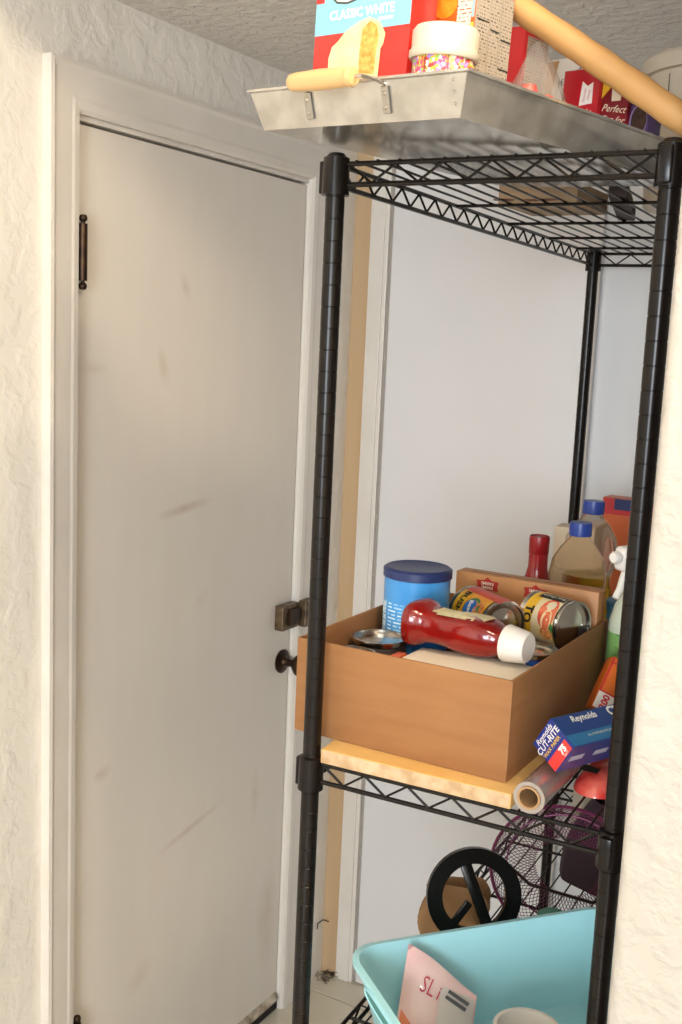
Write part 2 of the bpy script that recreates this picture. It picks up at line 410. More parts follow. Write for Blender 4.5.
# ---------------------------------------------------------------- galvanised tray on the top shelf (tilted on the post cap)
def sdir(a, b, z): return SM.to_3x3() @ Vector((a, b, z))
th = math.radians(15); TK = .050
TO = SP(.232, -.191, Z1+.0045)
te1 = sdir(math.cos(th), -math.sin(th), -TK).normalized(); te2 = sdir(math.sin(th), math.cos(th), 0); te2 = (te2-te1*te1.dot(te2)).normalized(); te3 = te1.cross(te2)
TM = Matrix((te1, te2, te3)).transposed().to_4x4(); TM.translation = TO
def TR(u, v, w=.0016, deg=0): return TM @ Matrix.Translation((u, v, w)) @ RZ(deg)
GALV = mat('galvanised_steel', '#c4bfb6', .17, .7, col2='#aca79d', nscale=35, bump=.03, bscale=80)
TU0, TU1, TV0, TV1, TH = -.270, -.004, .004, .47, .0365
tray = thing('galvanised_tray', 'shallow galvanised metal tray with a wooden handle, lying on the top shelf', 'tray', TM.copy())
def tray_mesh():
    b = MB(); bm = b.bm; FL = .012
    def ring(o, z): return [bm.verts.new((x, y, z)) for x, y in ((TU0-o, TV0-o), (TU1+o, TV0-o), (TU1+o, TV1+o), (TU0-o, TV1+o))]
    rings = [ring(0, 0), ring(FL, TH), ring(FL+.003, TH+.001), ring(FL+.003, TH+.0035), ring(FL-.001, TH+.0035), ring(-.0012, .0012)]
    bm.faces.new(list(reversed(rings[0])))
    for p, q in zip(rings, rings[1:]):
        for i in range(4): bm.faces.new((p[i], p[(i+1) % 4], q[(i+1) % 4], q[i]))
    bm.faces.new(rings[-1])
    return b
tray_mesh().build('pan', GALV, tray)
for z in (.012, .022, .032):
    o = z/TH*.012
    MB().lathe([(0, .0012), (.0012, .0008), (.0016, 0)], 8, RX(90)).build('rivet', TIN, tray, loc=(TU1-.004, TV0-o-.0002, z))
HW = mat('varnished_wood_handle', '#d8aa70', .35, col2='#e0b880', nscale=20, stretch=(.1, 1, 1), coat=.4)
hm = Matrix.Translation((0, -.036, .036)) @ RY(90)
MB().lathe([(0, -.192), (.006, -.192), (.0085, -.189), (.0092, -.182), (.0102, -.15), (.0092, -.118), (.0085, -.113), (.0098, -.111), (.0098, -.108), (.0082, -.105), (.0035, -.104), (0, -.104)], 20, hm).build('handle', HW, tray, True)
for u in (-.195, -.090):
    s = -1 if u < -.15 else 1
    br = MB().box(-.0045, .0045, -.0030, -.0006, -.013, .013, bev=.001).build('handle_bracket', mat('steel_bracket', '#a9a49b', .3, .9), tray)
    br.matrix_local = Matrix.Translation((u, TV0-.0068, .020)) @ RX(18)
    MB().tube([(u, TV0-.0105, .033), (u-.002*s, -.02, .036), (u-.006*s, -.036, .036), (u-.014*s, -.036, .036)], .0018, 8).build('handle_rod', TIN, tray, True)
    for dz in (-.007, .006):
        MB().lathe([(0, .0016), (.0016, .001), (.0022, 0)], 8, RX(90)).build('rivet', TIN, br, loc=(0, -.0030, dz))

# cake mix box in the tray, front
CAKERED = mat('cake_box_red', '#d42a20', .35, coat=.3); SKY = mat('cake_box_sky_blue', '#86c6d8', .35, coat=.3)
FROST = mat('printed_frosting', '#f0d9a8', .5, col2='#e6c890', nscale=60); CRUMB = mat('printed_crumb', '#c98b34', .5, col2='#e8b964', nscale=160)
MW = .132
mix = carton_box('cake_mix_box', 'red and sky-blue boxed cake mix with a white cake slice, standing in the tray', 'food box', TR(-.229, .030), MW, .040, .188, CAKERED)
flat(mix, 'blue_band', rect(.0005, MW-.0005, .096, .1875), SKY)
flat(mix, 'red_corner', rect(.0005, .012, .128, .1875), CAKERED, -.0007)
flat(mix, 'white_badge', [(.018, .150), (.022, .132), (.030, .1255), (.045, .1235), (.062, .1265), (.070, .135), (.078, .150)], mat('badge_edge', '#4a4a44', .5), -.0007)
flat(mix, 'badge_face', [(.020, .150), (.024, .134), (.031, .1275), (.045, .1255), (.061, .1285), (.068, .137), (.076, .150)], mat('badge_white', '#f2ead8', .5), -.0010)
text(mix, 'CLASSIC WHITE', .0125, WHITEINK, (.066, -.0012, .1135), bold=.0004)
text(mix, 'CAKE MIX', .0045, WHITEINK, (.100, -.0012, .1045), bold=.0001)
cake = [(.026, .02), (.024, .072), (.028, .083), (.036, .088), (.046, .097), (.060, .103), (.078, .108), (.092, .102), (.101, .090), (.099, .080), (.096, .076), (.095, .040), (.096, .028), (.092, .02)]
flat(mix, 'cake_print', cake, FROST, -.0009)
flat(mix, 'slice_print', [(.070, .02), (.069, .052), (.068, .075), (.070, .097), (.080, .104), (.089, .099), (.093, .088), (.0905, .072), (.090, .02)], CRUMB, -.0013)
flat(mix, 'filling_print', [(.071, .054), (.071, .046), (.094, .044), (.094, .051)], FROST, -.0016)

# sprinkles jar
def sprinkle_mat():
    m = mat('rainbow_sprinkles', '#e0a050', .4); nt = m.node_tree; b = nt.nodes['Principled BSDF']
    tc = nt.nodes.new('ShaderNodeTexCoord'); v = nt.nodes.new('ShaderNodeTexVoronoi'); v.inputs['Scale'].default_value = 330
    nt.links.new(tc.outputs['Object'], v.inputs[0]); r = nt.nodes.new('ShaderNodeValToRGB'); r.color_ramp.interpolation = 'CONSTANT'
    for i, c in enumerate(('#e2b23c', '#d8507a', '#efe6d0', '#c8403c', '#8fb85a', '#e08a3a', '#a080c8')):
        if i < 2: e = r.color_ramp.elements[i]
        else: e = r.color_ramp.elements.new(i/7)
        e.position = i/7; e.color = lin(c)
    sp = nt.nodes.new('ShaderNodeSeparateColor'); nt.links.new(v.outputs['Color'], sp.inputs[0]); nt.links.new(sp.outputs[0], r.inputs[0]); nt.links.new(r.outputs[0], b.inputs['Base Color'])
    return m
jar = thing('sprinkle_jar', 'clear jar of rainbow sprinkles with a wide cream screw lid', 'jar', TR(-.0605, .042))
R = .0315
MB().lathe([(0, 0), (R-.005, 0), (R-.002, .003), (R-.001, .008), (R-.001, .062), (R-.004, .066), (0, .066)], 32).build('sprinkles', sprinkle_mat(), jar, 40)
MB().lathe([(R+.0015, .060), (R+.003, .062), (R+.003, .067), (R+.001, .0685), (R+.001, .086), (R-.002, .090), (R-.008, .0915), (0, .0915)], 32, cap=True).build('lid', mat('cream_lid', '#cdc0aa', .4, bump=.05, bscale=50), jar, 40)
for a in (-.75, .05, .8):
    curved('seam', jar, mat('jar_seam', '#6a4a30', .4), R-.0006, a, a+.03, .006, .06, 3)

# orange box with information panel on its side
ORANGE = mat('orange_box_card', '#e05a1e', .4, coat=.2)
NUTR = print_mat('nutrition_panel', '#a89c8c', '#4a443c', 160, 300, .8)
ob = carton_box('orange_food_box', 'orange-red food box with a grey nutrition panel on its side, behind the sprinkle jar', 'food box', TR(-.149, .090), .084, .066, .145, ORANGE)
flat(ob, 'red_column', rect(.002, .020, .01, .143), mat('deep_red_card', '#c8281c', .4))
text(ob, 'EST. MOIST', .009, WHITEINK, (.0075, -.0008, .104), RY(-90), bold=.0001)
text(ob, 'DELICIOUS', .006, WHITEINK, (.0145, -.0008, .104), RY(-90))
flat(ob, 'picture_print', oval(.045, .128, .016, .013), mat('printed_orange_fruit', '#f0a030', .4, col2='#e87818', nscale=90))
flat(ob, 'pale_column', rect(.062, .0795, .01, .143), print_mat('pale_column_print', '#eadac4', '#c86a50', 120, 260, .7))
flat(ob, 'blue_edge', rect(.080, .0835, .113, .143), mat('pale_blue_edge', '#8fb8c0', .4)); flat(ob, 'yellow_edge', rect(.080, .0835, .01, .108), mat('yellow_edge', '#d8b848', .4))
flat(ob, 'side_panel_print', rect(.001, .065, .002, .143), mat('grey_side_card', '#9a8f80', .5), 0, (.0841, 0, 0), RZ(90))
for i, (y0, y1) in enumerate(((.003, .024), (.027, .043), (.046, .064))):
    p = flat(ob, 'nutrition_panel', rect(y0, y1, .012+.004*i, .141), NUTR, 0, (.0845, 0, 0), RZ(90))
    flat(ob, 'rule_line', rect(y0, y1, .112-.006*i, .1132-.006*i), BLACKINK, 0, (.0849, 0, 0), RZ(90))
    flat(ob, 'rule_line', rect(y0, y1, .052+.01*i, .0535+.01*i), BLACKINK, 0, (.0849, 0, 0), RZ(90))
thb = carton_box('slim_red_box', 'slim red box showing a grey printed side, between the orange box and the bag', 'food box', TR(-.172, .262), .050, .05, .150, mat('slim_red_card', '#b8242a', .4))
flat(thb, 'nutrition_panel', rect(.006, .048, .012, .140), NUTR, 0, (.0503, 0, 0), RZ(90))

# clear plastic bag
CLEAR = mat('clear_plastic_film', '#e8dccb', .1, trans=.6, ior=1.2, bump=.12, bscale=14, alpha=.35)
bag = thing('plastic_bag', 'clear plastic bag with red sweets, knotted to a point, in the tray', 'bag', TR(-.054, .205))
def bagfn(u, v):
    a = 2*PI*u; r = .046*(1-v)**.75*(1+.10*math.sin(5*a+6*v)+.06*math.sin(9*a))+.004
    if v < .12: r *= .75+.25*v/.12
    return (r*math.cos(a)-.010*v, r*.85*math.sin(a), .112*v+.001)
MB().grid(bagfn, 40, 22, True).build('film', CLEAR, bag, True)
SWEET = mat('red_sweets', '#c03a3c', .35, col2='#d87060', nscale=60)
for i, (x, y, z) in enumerate(((.02, -.018, .046), (-.02, -.016, .050), (0, -.022, .058), (-.012, -.012, .012), (.014, -.010, .012), (.0, .012, .012), (-.016, .008, .02), (.012, .008, .026), (0, -.010, .030), (-.008, 0, .040), (.008, .004, .044))):
    MB().lathe([(0, -.009), (.007, -.007), (.010, 0), (.007, .007), (0, .009)], 12).build('sweet', SWEET, bag, True, loc=(x, y, z))

# cartons at the far right of the tray
CR = mat('carton_red', '#b81e28', .38, coat=.2); CD = mat('carton_dark_red', '#7c1420', .38, coat=.2); CP = mat('carton_purple', '#4a3566', .38, coat=.2)
wc = carton_box('white_striped_carton', 'white carton with fine black lettering, behind the red single-serve box', 'food box', TR(-.185, .405, deg=-4), .072, .03, .146, mat('carton_white', '#d8d2c8', .4))
text(wc, 'PERFECT SIZE', .010, BLACKINK, (.048, -.0006, .126), RY(-25), shear=.3); text(wc, 'FOR ONE', .007, BLACKINK, (.048, -.0006, .114), RY(-25), shear=.3)
flat(wc, 'tan_stripe', [(.001, .10), (.012, .10), (.02, .144), (.001, .144)], mat('tan_stripe', '#b08a60', .5))
rc = carton_box('red_single_serve_box', 'bright red single-serve baking box lying on end with white script', 'food box', TR(-.122, .352, deg=-3), .052, .028, .118, CR)
flat(rc, 'brand_badge', [(.026, .076), (.044, .078), (.043, .102), (.036, .098), (.028, .104)], WHITEINK)
text(rc, 'Duncan', .0048, REDINK, (.0325, -.0007, .088), RY(-84)); text(rc, 'Hines', .0048, REDINK, (.0385, -.0007, .088), RY(-84))
text(rc, 'Perfect', .014, CREAMINK, (.038, -.0006, .050), RY(-84), shear=.35); text(rc, 'Size', .014, CREAMINK, (.022, -.0006, .052), RY(-84), shear=.35)
dc = carton_box('dark_red_single_serve_box', 'dark red single-serve baking box reading Perfect Size for one', 'food box', TR(-.069, .356, deg=-3), .0365, .03, .112, CD)
flat(dc, 'yellow_corner', [(.0, .084), (.0, .111), (.010, .111), (.010, .094)], YELLOWINK)
flat(dc, 'brand_badge', [(.014, .080), (.026, .080), (.028, .098), (.020, .095), (.013, .100)], CREAMINK)
text(dc, 'Perfect', .0115, CREAMINK, (.018, -.0006, .071), RY(8), shear=.35); text(dc, 'Size for', .0105, CREAMINK, (.018, -.0006, .059), RY(8), shear=.35); text(dc, '1', .0105, CREAMINK, (.031, -.0006, .048), RY(8))
pc = carton_box('purple_cake_box', 'small purple box with a round chocolate cake picture at the end of the tray', 'food box', TR(-.0315, .359, deg=-3), .0255, .03, .094, CP)
flat(pc, 'cake_rim_print', oval(.0125, .056, .0118, .019), mat('printed_lilac', '#8a78a8', .4)); flat(pc, 'chocolate_print', oval(.0135, .057, .0102, .0165), mat('printed_chocolate', '#2a1a16', .4, col2='#4a342a', nscale=120), -.0007)
for o in (dc, pc): pass
# white tub at the back of the top shelf
tb = thing('cream_tub', 'large round cream plastic tub with a rim on the top shelf, behind the rolled paper', 'tub', S(.335, .50, Z1+TOPW))
CT = mat('cream_tub_plastic', '#b5a996', .4)
MB().lathe([(0, 0), (.086, 0), (.090, .004), (.099, .190), (.0, .190)], 40).build('body', CT, tb, 30)
MB().lathe([(.0993, .178), (.106, .179), (.107, .198), (.103, .203), (.0, .203)], 40).build('lid', CT, tb, 30)
for a in (-.55, -.15): curved('handle_slot', tb, mat('slot_brown', '#5e5346', .7), .0985, a, a+.02, .11, .172, 3)
# dark box on the wires, seen from below
db = carton_box('dark_brown_box', 'narrow dark brown box lying on the top shelf wires behind the tray', 'box', S(.232, .345, Z1+TOPW, 11), .026, .27, .018, mat('dark_brown_card', '#2a1812', .6))
tanb = carton_box('tan_card_box', 'flat tan card box with a brown emblem lying on the top shelf wires', 'box', S(.055, .40, Z1+TOPW, -3), .12, .14, .03, mat('tan_card', '#9c8468', .7))
flat(tanb, 'emblem_print', oval(.03, .05, .016, .012), mat('brown_print', '#6a3a24', .6), 0, (0, 0, -.0002), RX(90)); flat(tanb, 'emblem_print', rect(.06, .105, .03, .05), MATS['brown_print'], 0, (0, 0, -.0002), RX(90))

# long roll of brown paper leaning across the cartons
def roll_path():
    P0, P1 = SP(.181, -.006, 2.064), SP(.425, .022, 1.8995)
    out = []
    for i in range(25):
        t = i/24; p = P0.lerp(P1, t*1.0); p = p + Vector((0, 0, .002*math.sin(PI*t))) ; out.append(p)
    return out
rp = roll_path()
prl = MB(); prl.tube(rp, .018, 20, rads=[.0105+.0040*math.sin(PI*min(1, .2+.5*i/24))+.0005*math.sin(i*1.7) for i in range(25)])
tag(prl.build('paper_roll', mat('tan_kraft_paper', '#bd9058', .55, col2='#b58850', nscale=12, bump=.05, bscale=20), None, True), 'long soft roll of tan kraft paper slanting across the boxes on the top shelf', 'paper roll')

# ---------------------------------------------------------------- middle shelf: board, carton and what is in it
ZB = Z2+TOPW
BT = .019
BOARD = mat('raw_pine_board', '#d8ae6c', .6, col2='#cfa05c', nscale=10, stretch=(1, .15, 1), bump=.06, bscale=40)
board = MB().box(.016, .268, -.006, .44, 0, BT, bev=.0015).build('wooden_board', BOARD, None, 30, mtx=S(0, 0, ZB))
tag(board, 'raw pine board lying on the middle shelf under the cardboard box', 'board')
ENDG = mat('board_end_grain', '#c9ae8c', .75, col2='#b0906a', nscale=60, bump=.2, bscale=90)
MB().box(.018, .266, -.0066, -.0058, .0012, BT-.0015).build('sawn_edge', ENDG, board)
ZC = ZB+BT+.0006
CX0, CX1, CY0, CY1, CH, CT_ = -.046, .2525, .019, .392, .1255, .004
BXM = SM @ Matrix.Translation((CX1, CY0, 0)) @ RZ(-2.6) @ Matrix.Translation((-CX1, -CY0, 0))
def BX(a, b, z=0, deg=0): return BXM @ Matrix.Translation((a, b, z)) @ RZ(deg)
def BXP(a, b, z): return BXM @ Vector((a, b, z))
def bdir(a, b, z): return BXM.to_3x3() @ Vector((a, b, z))
cb = thing('cardboard_box', 'open brown cardboard box of groceries on the middle shelf', 'box', BX(0, 0, ZC))
MB().box(CX0+CT_, CX1-CT_, CY0+CT_, CY1-CT_, 0, .004).build('bottom', CARD, cb)
MB().box(CX0, CX1, CY0, CY0+CT_, 0, CH, bev=.0012).build('front_panel', CARD, cb, 30)
MB().box(CX0, CX1, CY1-CT_, CY1, 0, CH, bev=.0012).build('rear_panel', CARD, cb, 30)
MB().box(CX0, CX0+CT_, CY0+CT_, CY1-CT_, 0, CH, bev=.0012).build('side_panel', CARD, cb, 30)
MB().box(CX1-CT_, CX1, CY0+CT_, CY1-CT_, 0, CH, bev=.0012).build('side_panel', CARD, cb, 30)
ZI = ZC+.0046

# blue tub with navy lid
def tub_mat():
    m = mat('blue_tub_print', '#3f8fd0', .3, coat=.3, col2='#5aa8e0', nscale=8)
    return m
tub = thing('blue_canister', 'tall blue canister with a navy plastic lid standing in the cardboard box', 'canister', BX(.0145, .2405, ZI, 28))
TR_ = .0475; THH = .180
MB().lathe([(0, 0), (TR_-.002, 0), (TR_, .002), (TR_, THH), (0, THH)], 40).build('body', tub_mat(), tub, 30)
MB().lathe([(TR_+.0003, THH-.006), (TR_+.0022, THH-.005), (TR_+.0022, THH+.006), (TR_-.002, THH+.009), (TR_-.006, THH+.0075), (0, THH+.0075)], 40).build('lid', mat('navy_lid', '#23305e', .4), tub, 40)
curved('navy_band', tub, mat('deep_blue_print', '#1d62a8', .3), TR_+.0003, -.1, 1.4, .02, .098)
sw = MB().grid(lambda u, v: ((TR_+.0006)*math.sin(.05+1.2*u), -(TR_+.0006)*math.cos(.05+1.2*u), .098+.016*min(1, u*3)*v+.004*u), 14, 2).build('yellow_swoosh', YELLOWINK, tub, True)
TXT = print_mat('small_white_print', '#4a9ad6', '#d8ecf4', 70, 190, .75)
curved('label_print', tub, TXT, TR_+.0004, -1.0, -.2, .085, .14); curved('label_print', tub, print_mat('white_panel_print', '#cfe2ec', '#4a86b8', 90, 210, .7), TR_+.0004, -1.45, -1.12, .04, .142)
curved('label_print', tub, TXT, TR_+.0004, -.12, .75, .118, .142)

# ketchup bottle lying on a cloth
ZK = ZC+.094
FOLD = mat('cream_folded_cloth', '#f0e4ce', .8, col2='#f0e6d4', nscale=9, bump=.1, bscale=30)
cl = thing('folded_cloth', 'folded cream cloth lying in the box under the ketchup bottle', 'cloth', BX(.152, .094, 0, 0))
for k in range(4):
    dz = ZC+.078+.0075*k
    def clf(u, v, k=k, dz=dz):
        x = (u-.5)*(.182-.004*k); y = (v-.5)*(.140-.003*k)
        e = min(1, 7*min(u, 1-u))*min(1, 7*min(v, 1-v))
        return (x, y, dz+.0072*max(0, e)**.5+.0025*math.sin(9*u+k)*e+.004*u)
    b = MB().grid(clf, 20, 14); b.build('fold', FOLD, cl, True)
MB().box(-.075, .095, -.052, .052, ZC+.0046, ZC+.078, bev=.008).build('lower_folds', FOLD, cl, 30)
KET = mat('ketchup_red_gloss', '#8e1410', .16, col2='#7c100c', nscale=10, coat=.6)
kx = bdir(1, -.12, -.02)
KB = frame(BXP(.057, .150, ZC+.1395), kx, (0, 0, 1))
kt = thing('ketchup_bottle', 'red ketchup squeeze bottle with a white flip cap lying on the cloth', 'bottle', KB)
def ket(u, v):
    prof_ = [(0, .80), (.001, 1.02), (.005, 1.10), (.013, 1.12), (.020, 1.02), (.028, .86), (.040, .78), (.060, .80), (.078, .88), (.095, .92), (.112, .90), (.124, .80), (.134, .64), (.146, .56)]
    i = v*(len(prof_)-1); k = min(int(i), len(prof_)-2); f = i-k
    x = prof_[k][0]*(1-f)+prof_[k+1][0]*f; s = prof_[k][1]*(1-f)+prof_[k+1][1]*f
    a = 2*PI*u; c, sn = math.cos(a), math.sin(a); e = .65
    return (x, .034*s*math.copysign(abs(c)**e, c), .0275*s*math.copysign(abs(sn)**e, sn))
kb_ = MB().grid(ket, 36, 37, True); bmesh.ops.holes_fill(kb_.bm, edges=[e for e in kb_.bm.edges if e.is_boundary])
kb_.build('bottle_body', KET, kt, 50)
MB().lathe([(0, .141), (.0235, .141), (.0245, .143), (.0205, .170), (.018, .173), (0, .173)], 28, RY(90)).build('flip_cap', mat('white_cap', '#efe6da', .4), kt, 40)
LBL = mat('ketchup_cream_label', '#d8cda6', .5, col2='#c4b68a', nscale=140)
MB().grid(lambda u, v: (.034+.080*u+.005*math.sin(PI*v), -.012+.030*v-.004*math.sin(2*PI*u), .0225+.0026*u+.0012-.002*abs(2*v-1)**3), 14, 8).build('back_label', LBL, kt, True)
MB().grid(lambda u, v: (.045+.055*u, -.019+.009*v, .0208+.0026*u+.0026*v), 8, 3).build('label_flap', LBL, kt, True)
# cans
def canx(cx, cy, cz, ang, spin=0):  # can lying, axis in the shelf plane at ang degrees from a
    ax = bdir(math.cos(math.radians(ang)), math.sin(math.radians(ang)), 0)
    zz = ax; f = frame((0, 0, 0), bdir(-math.sin(math.radians(ang)), math.cos(math.radians(ang)), 0), zz)
    m = f @ RZ(spin); m.translation = BXP(cx, cy, cz); return m
def can_label(name, c1, c2):
    return mat(name, c1, .35, col2=c2, nscale=22, coat=.3)
def wraptext(t, body, size, m, r, ang, z, roll=-90, **k):
    """text on a can side; reads along the can axis when roll = -90"""
    me = text_mesh(body, size, **k)
    rr = math.radians(roll)
    for v in me.vertices:
        x, y = v.co.x, v.co.z
        X = x*math.cos(rr)-y*math.sin(rr); Y = x*math.sin(rr)+y*math.cos(rr)
        a = ang+X/r; v.co = Vector((r*math.sin(a), -r*math.cos(a), z+Y))
    me.materials.clear(); me.materials.append(m)
    o = bpy.data.objects.new('lettering', me); COL.objects.link(o); o.parent = t; return o
def canspot(t, m, r, ang, z, ra, rz, name='print_spot', n=18):
    b = MB(); bm = b.bm; c = bm.verts.new((r*math.sin(ang), -r*math.cos(ang), z)); vs_ = []
    for i in range(n):
        a = ang+ra/r*math.cos(2*PI*i/n); vs_.append(bm.verts.new((r*math.sin(a), -r*math.cos(a), z+rz*math.sin(2*PI*i/n))))
    for i in range(n): bm.faces.new((c, vs_[i], vs_[(i+1) % n]))
    return b.build(name, m, t, True)
CRr = .0365
BEANS = mat('printed_beans', '#c0622c', .4, col2='#e0a058', nscale=130)
GRN = mat('printed_green', '#3a7a3c', .4); BLU = mat('printed_blue', '#2a6ab8', .4)
# the label face that the camera sees is found from the can's frame
def face_angle(mtx):
    v = mtx.inverted() @ CPOS; return math.atan2(v.x, -v.y)
m1 = canx(.072, .303, ZC+.1265, -36)
c1 = can('bean_can', 'yellow bean can lying on its side behind the ketchup bottle', m1, CRr, .094, can_label('bean_label_yellow', '#e08a22', '#e8b030'))
fa = face_angle(m1)
curved('red_band', c1, mat('printed_orange_red', '#c83c20', .4), CRr+.0002, fa-1.5, fa-.75, .010, .10); curved('yellow_band', c1, mat('printed_yellow', '#e8b428', .4), CRr+.0001, fa-.5, fa+1.3, .010, .034)
wraptext(c1, "BUSH'S", .016, BLACKINK, CRr+.0008, fa-.05, .024, 0, bold=.0006)
canspot(c1, GRN, CRr+.0004, fa-.02, .055, .020, .019); canspot(c1, BLU, CRr+.0006, fa-.05, .052, .014, .015); wraptext(c1, 'Beans', .012, WHITEINK, CRr+.001, fa-.05, .052, 20, bold=.0003, shear=.2)
canspot(c1, BEANS, CRr+.0008, fa+.05, .073, .020, .012)
m2 = canx(.167, .316, ZC+.1315, -22)
c2 = can('tomato_can', 'tomato can with a yellow and white label lying beside the bean can', m2, CRr, .073, can_label('tomato_label_white', '#e6d8b8', '#e8c870'))
fa = face_angle(m2)
curved('yellow_band', c2, MATS['printed_yellow'], CRr+.0002, fa-1.5, fa+1.4, .009, .026); curved('black_band', c2, BLACKINK, CRr+.0004, fa-1.25, fa-.85, .018, .064)
wraptext(c2, 'TO', .018, BLACKINK, CRr+.0008, fa+.0, .018, 0, bold=.0008)
wraptext(c2, 'Best Choice', .0082, CREAMINK, CRr+.0008, fa-1.06, .041, -90, bold=.0001)
canspot(c2, mat('printed_tomato', '#d0482c', .4, col2='#e07850', nscale=70), CRr+.0004, fa-.25, .050, .024, .015); canspot(c2, mat('printed_tomato_cream', '#ecd0a0', .4), CRr+.0006, fa+.05, .052, .016, .009); canspot(c2, MATS['printed_tomato'], CRr+.0008, fa+.12, .053, .013, .006)
canspot(c2, BEANS, CRr+.0006, fa+.55, .054, .009, .011); canspot(c2, GRN, CRr+.0005, fa+.35, .062, .008, .004)
c3 = can('blue_label_can', 'standing can with a bare silver lid and a blue label, near the box edge', BX(.2105, .196, ZC+.038), .034, .080, mat('can_blue_label', '#2450a0', .35))
fa = face_angle(BX(.2105, .196, ZC)); wraptext(c3, 'Sugar', .013, WHITEINK, .0345, fa, .062, 0, bold=.0004, shear=.2)
MB().box(.178, .244, .172, .222, 0, .033, bev=.002).build('can_carton', CARD, None, 30, mtx=BX(0, 0, ZI))
o = bpy.data.objects['can_carton']; tag(o, 'low card riser under the blue-label can in the box', 'box')
c4 = can('silver_lid_can', 'can with a wide dull silver lid standing against the left wall of the box', BX(.0046, .150, ZI), .0385, .103, mat('can_dark_label', '#4a4440', .4))
c5 = can('short_silver_can', 'shorter silver-lidded can in the front corner of the box', BX(.0036, .066, ZI), .0385, .098, mat('can_grey_label', '#6a6458', .4))
og = MB().box(0, .014, 0, .03, 0, .094, bev=.002).build('orange_packet', mat('orange_packet_card', '#d8602a', .45), None, 30, mtx=BX(.0455, .100, ZI, 0))
tag(og, 'small orange packet between the cans and the folded cloth', 'packet')
# brown flat carton behind the cans
br_ = carton_box('brown_food_carton', 'long brown food carton with red emblems standing at the rear of the box', 'food box', BX(.024, .3545, ZI, 0), .2225, .032, .166, mat('brown_carton_print', '#b27a48', .5, col2='#b98250', nscale=12))
BR = mat('emblem_red', '#a8281e', .45)
for x in (.052, .128):
    flat(br_, 'red_emblem', [(x-.018, .143), (x+.018, .143), (x+.016, .150), (x+.018, .157), (x+.006, .158), (x, .163), (x-.006, .158), (x-.018, .157), (x-.016, .150)], BR)
    text(br_, 'FARMS', .0068, CREAMINK, (x, -.0007, .1535), RY(180), bold=.0001); text(br_, 'FARMS', .0062, CREAMINK, (x, -.0007, .1472), RY(180), bold=.0001)
MB().box(.02, .20, .012, .014, .1655, .1664).build('lid_seam', mat('seam_brown', '#6a4428', .7), br_)
flat(br_, 'red_stripe_print', rect(.11, .18, .008, .014), BR, 0, (0, 0, .1654), RX(-90))
# small spice jar at the box edge
sj = thing('spice_jar', 'small spice jar with a dark lid wedged in the box corner', 'jar', BX(.226, .320, ZC+.0436))
MB().lathe([(0, 0), (.018, 0), (.0185, .002), (.0185, .066), (.016, .070), (0, .070)], 20).build('glass', mat('spice_red_brown', '#8a3a30', .3), sj, 40)
MB().lathe([(.0188, .067), (.0195, .068), (.0195, .084), (.017, .086), (0, .086)], 20).build('lid', mat('dark_lid', '#2c2622', .4), sj, 40)
curved('paper_label', sj, mat('spice_label', '#d8cdc0', .5), .0190, -.6, 1.4, .030, .066)
tag(MB().box(.202, .245, .298, .338, 0, .0395, bev=.002).build('card_pad', CARD, None, 30, mtx=BX(0, 0, ZC+.0046-.0046+.004)), 'folded card pad under the spice jar in the box', 'card')

# ---------------------------------------------------------------- behind the carton
rb = thing('red_sauce_bottle', 'tall red sauce bottle with a dark cap standing behind the cardboard box', 'bottle', S(.094, .60, ZB))
RED = mat('red_bottle_gloss', '#9c1418', .2, coat=.4)
MB().lathe([(0, 0), (.030, 0), (.032, .003), (.032, .105), (.029, .125), (.020, .150), (.0165, .165), (.0160, .190), (0, .190)], 28).build('bottle_body', RED, rb, 40)
MB().lathe([(.0162, .188), (.0168, .189), (.0172, .214), (.0165, .218), (.0155, .2185), (.015, .2165), (0, .2165)], 24).build('cap', mat('dark_red_cap', '#8a1014', .35), rb, 40)
bx = carton_box('beige_carton', 'plain beige carton standing behind the red sauce bottle', 'food box', S(.060, .80, ZB), .075, .05, .205, mat('beige_card', '#d0c0a8', .6))
PET = mat('clear_pet_plastic', '#f4ece0', .06, trans=1, ior=1.06, alpha=.75)
OIL = mat('yellow_cooking_oil', '#c8a83c', .05, trans=.9, ior=1.3)
def oil_bottle(label, mtx, lvl, sc=1.0):
    t = thing('oil_bottle', label, 'bottle', mtx)
    pr_ = [(.040, 0), (.046, .003), (.047, .012), (.047, .095), (.042, .110), (.0375, .125), (.0385, .140), (.046, .160), (.0475, .180), (.043, .205), (.030, .228), (.017, .242), (.0145, .250), (.0145, .262)]
    pr_ = [(r*sc, z*sc) for r, z in pr_]
    MB().lathe([(0, 0)]+pr_+[(0, pr_[-1][1])], 36).build('bottle_body', PET, t, 40)
    inn = [(r-.0025, max(z, .003)) for r, z in pr_ if z < lvl]
    rl = inn[-1][0]
    MB().lathe([(0, .003)]+inn+[(rl, lvl), (0, lvl)], 36).build('oil', OIL, t, 40)
    MB().lathe([(.0150*sc, .246*sc), (.0185*sc, .247*sc), (.019*sc, .262*sc), (.018*sc, .269*sc), (0, .269*sc)], 28).build('screw_cap', mat('royal_blue_cap', '#27408e', .35), t, 40)
    curved('label', t, mat('oil_label', '#e0c860', .45, col2='#c8a83c', nscale=30), .0475*sc, -1.2, 1.2, .02*sc, .085*sc)
    return t
oil_bottle('clear oil bottle with blue cap and little oil, nearer the cardboard box', S(.180, .535, ZB, -20), .150, .965)
oil_bottle('taller clear oil bottle with a blue cap, behind the other oil bottle', S(.152, .715, ZB, -20), .140, 1.01)
tc_ = thing('teal_canister', 'ribbed teal plastic canister behind the cardboard box', 'canister', S(.272, .520, ZB))
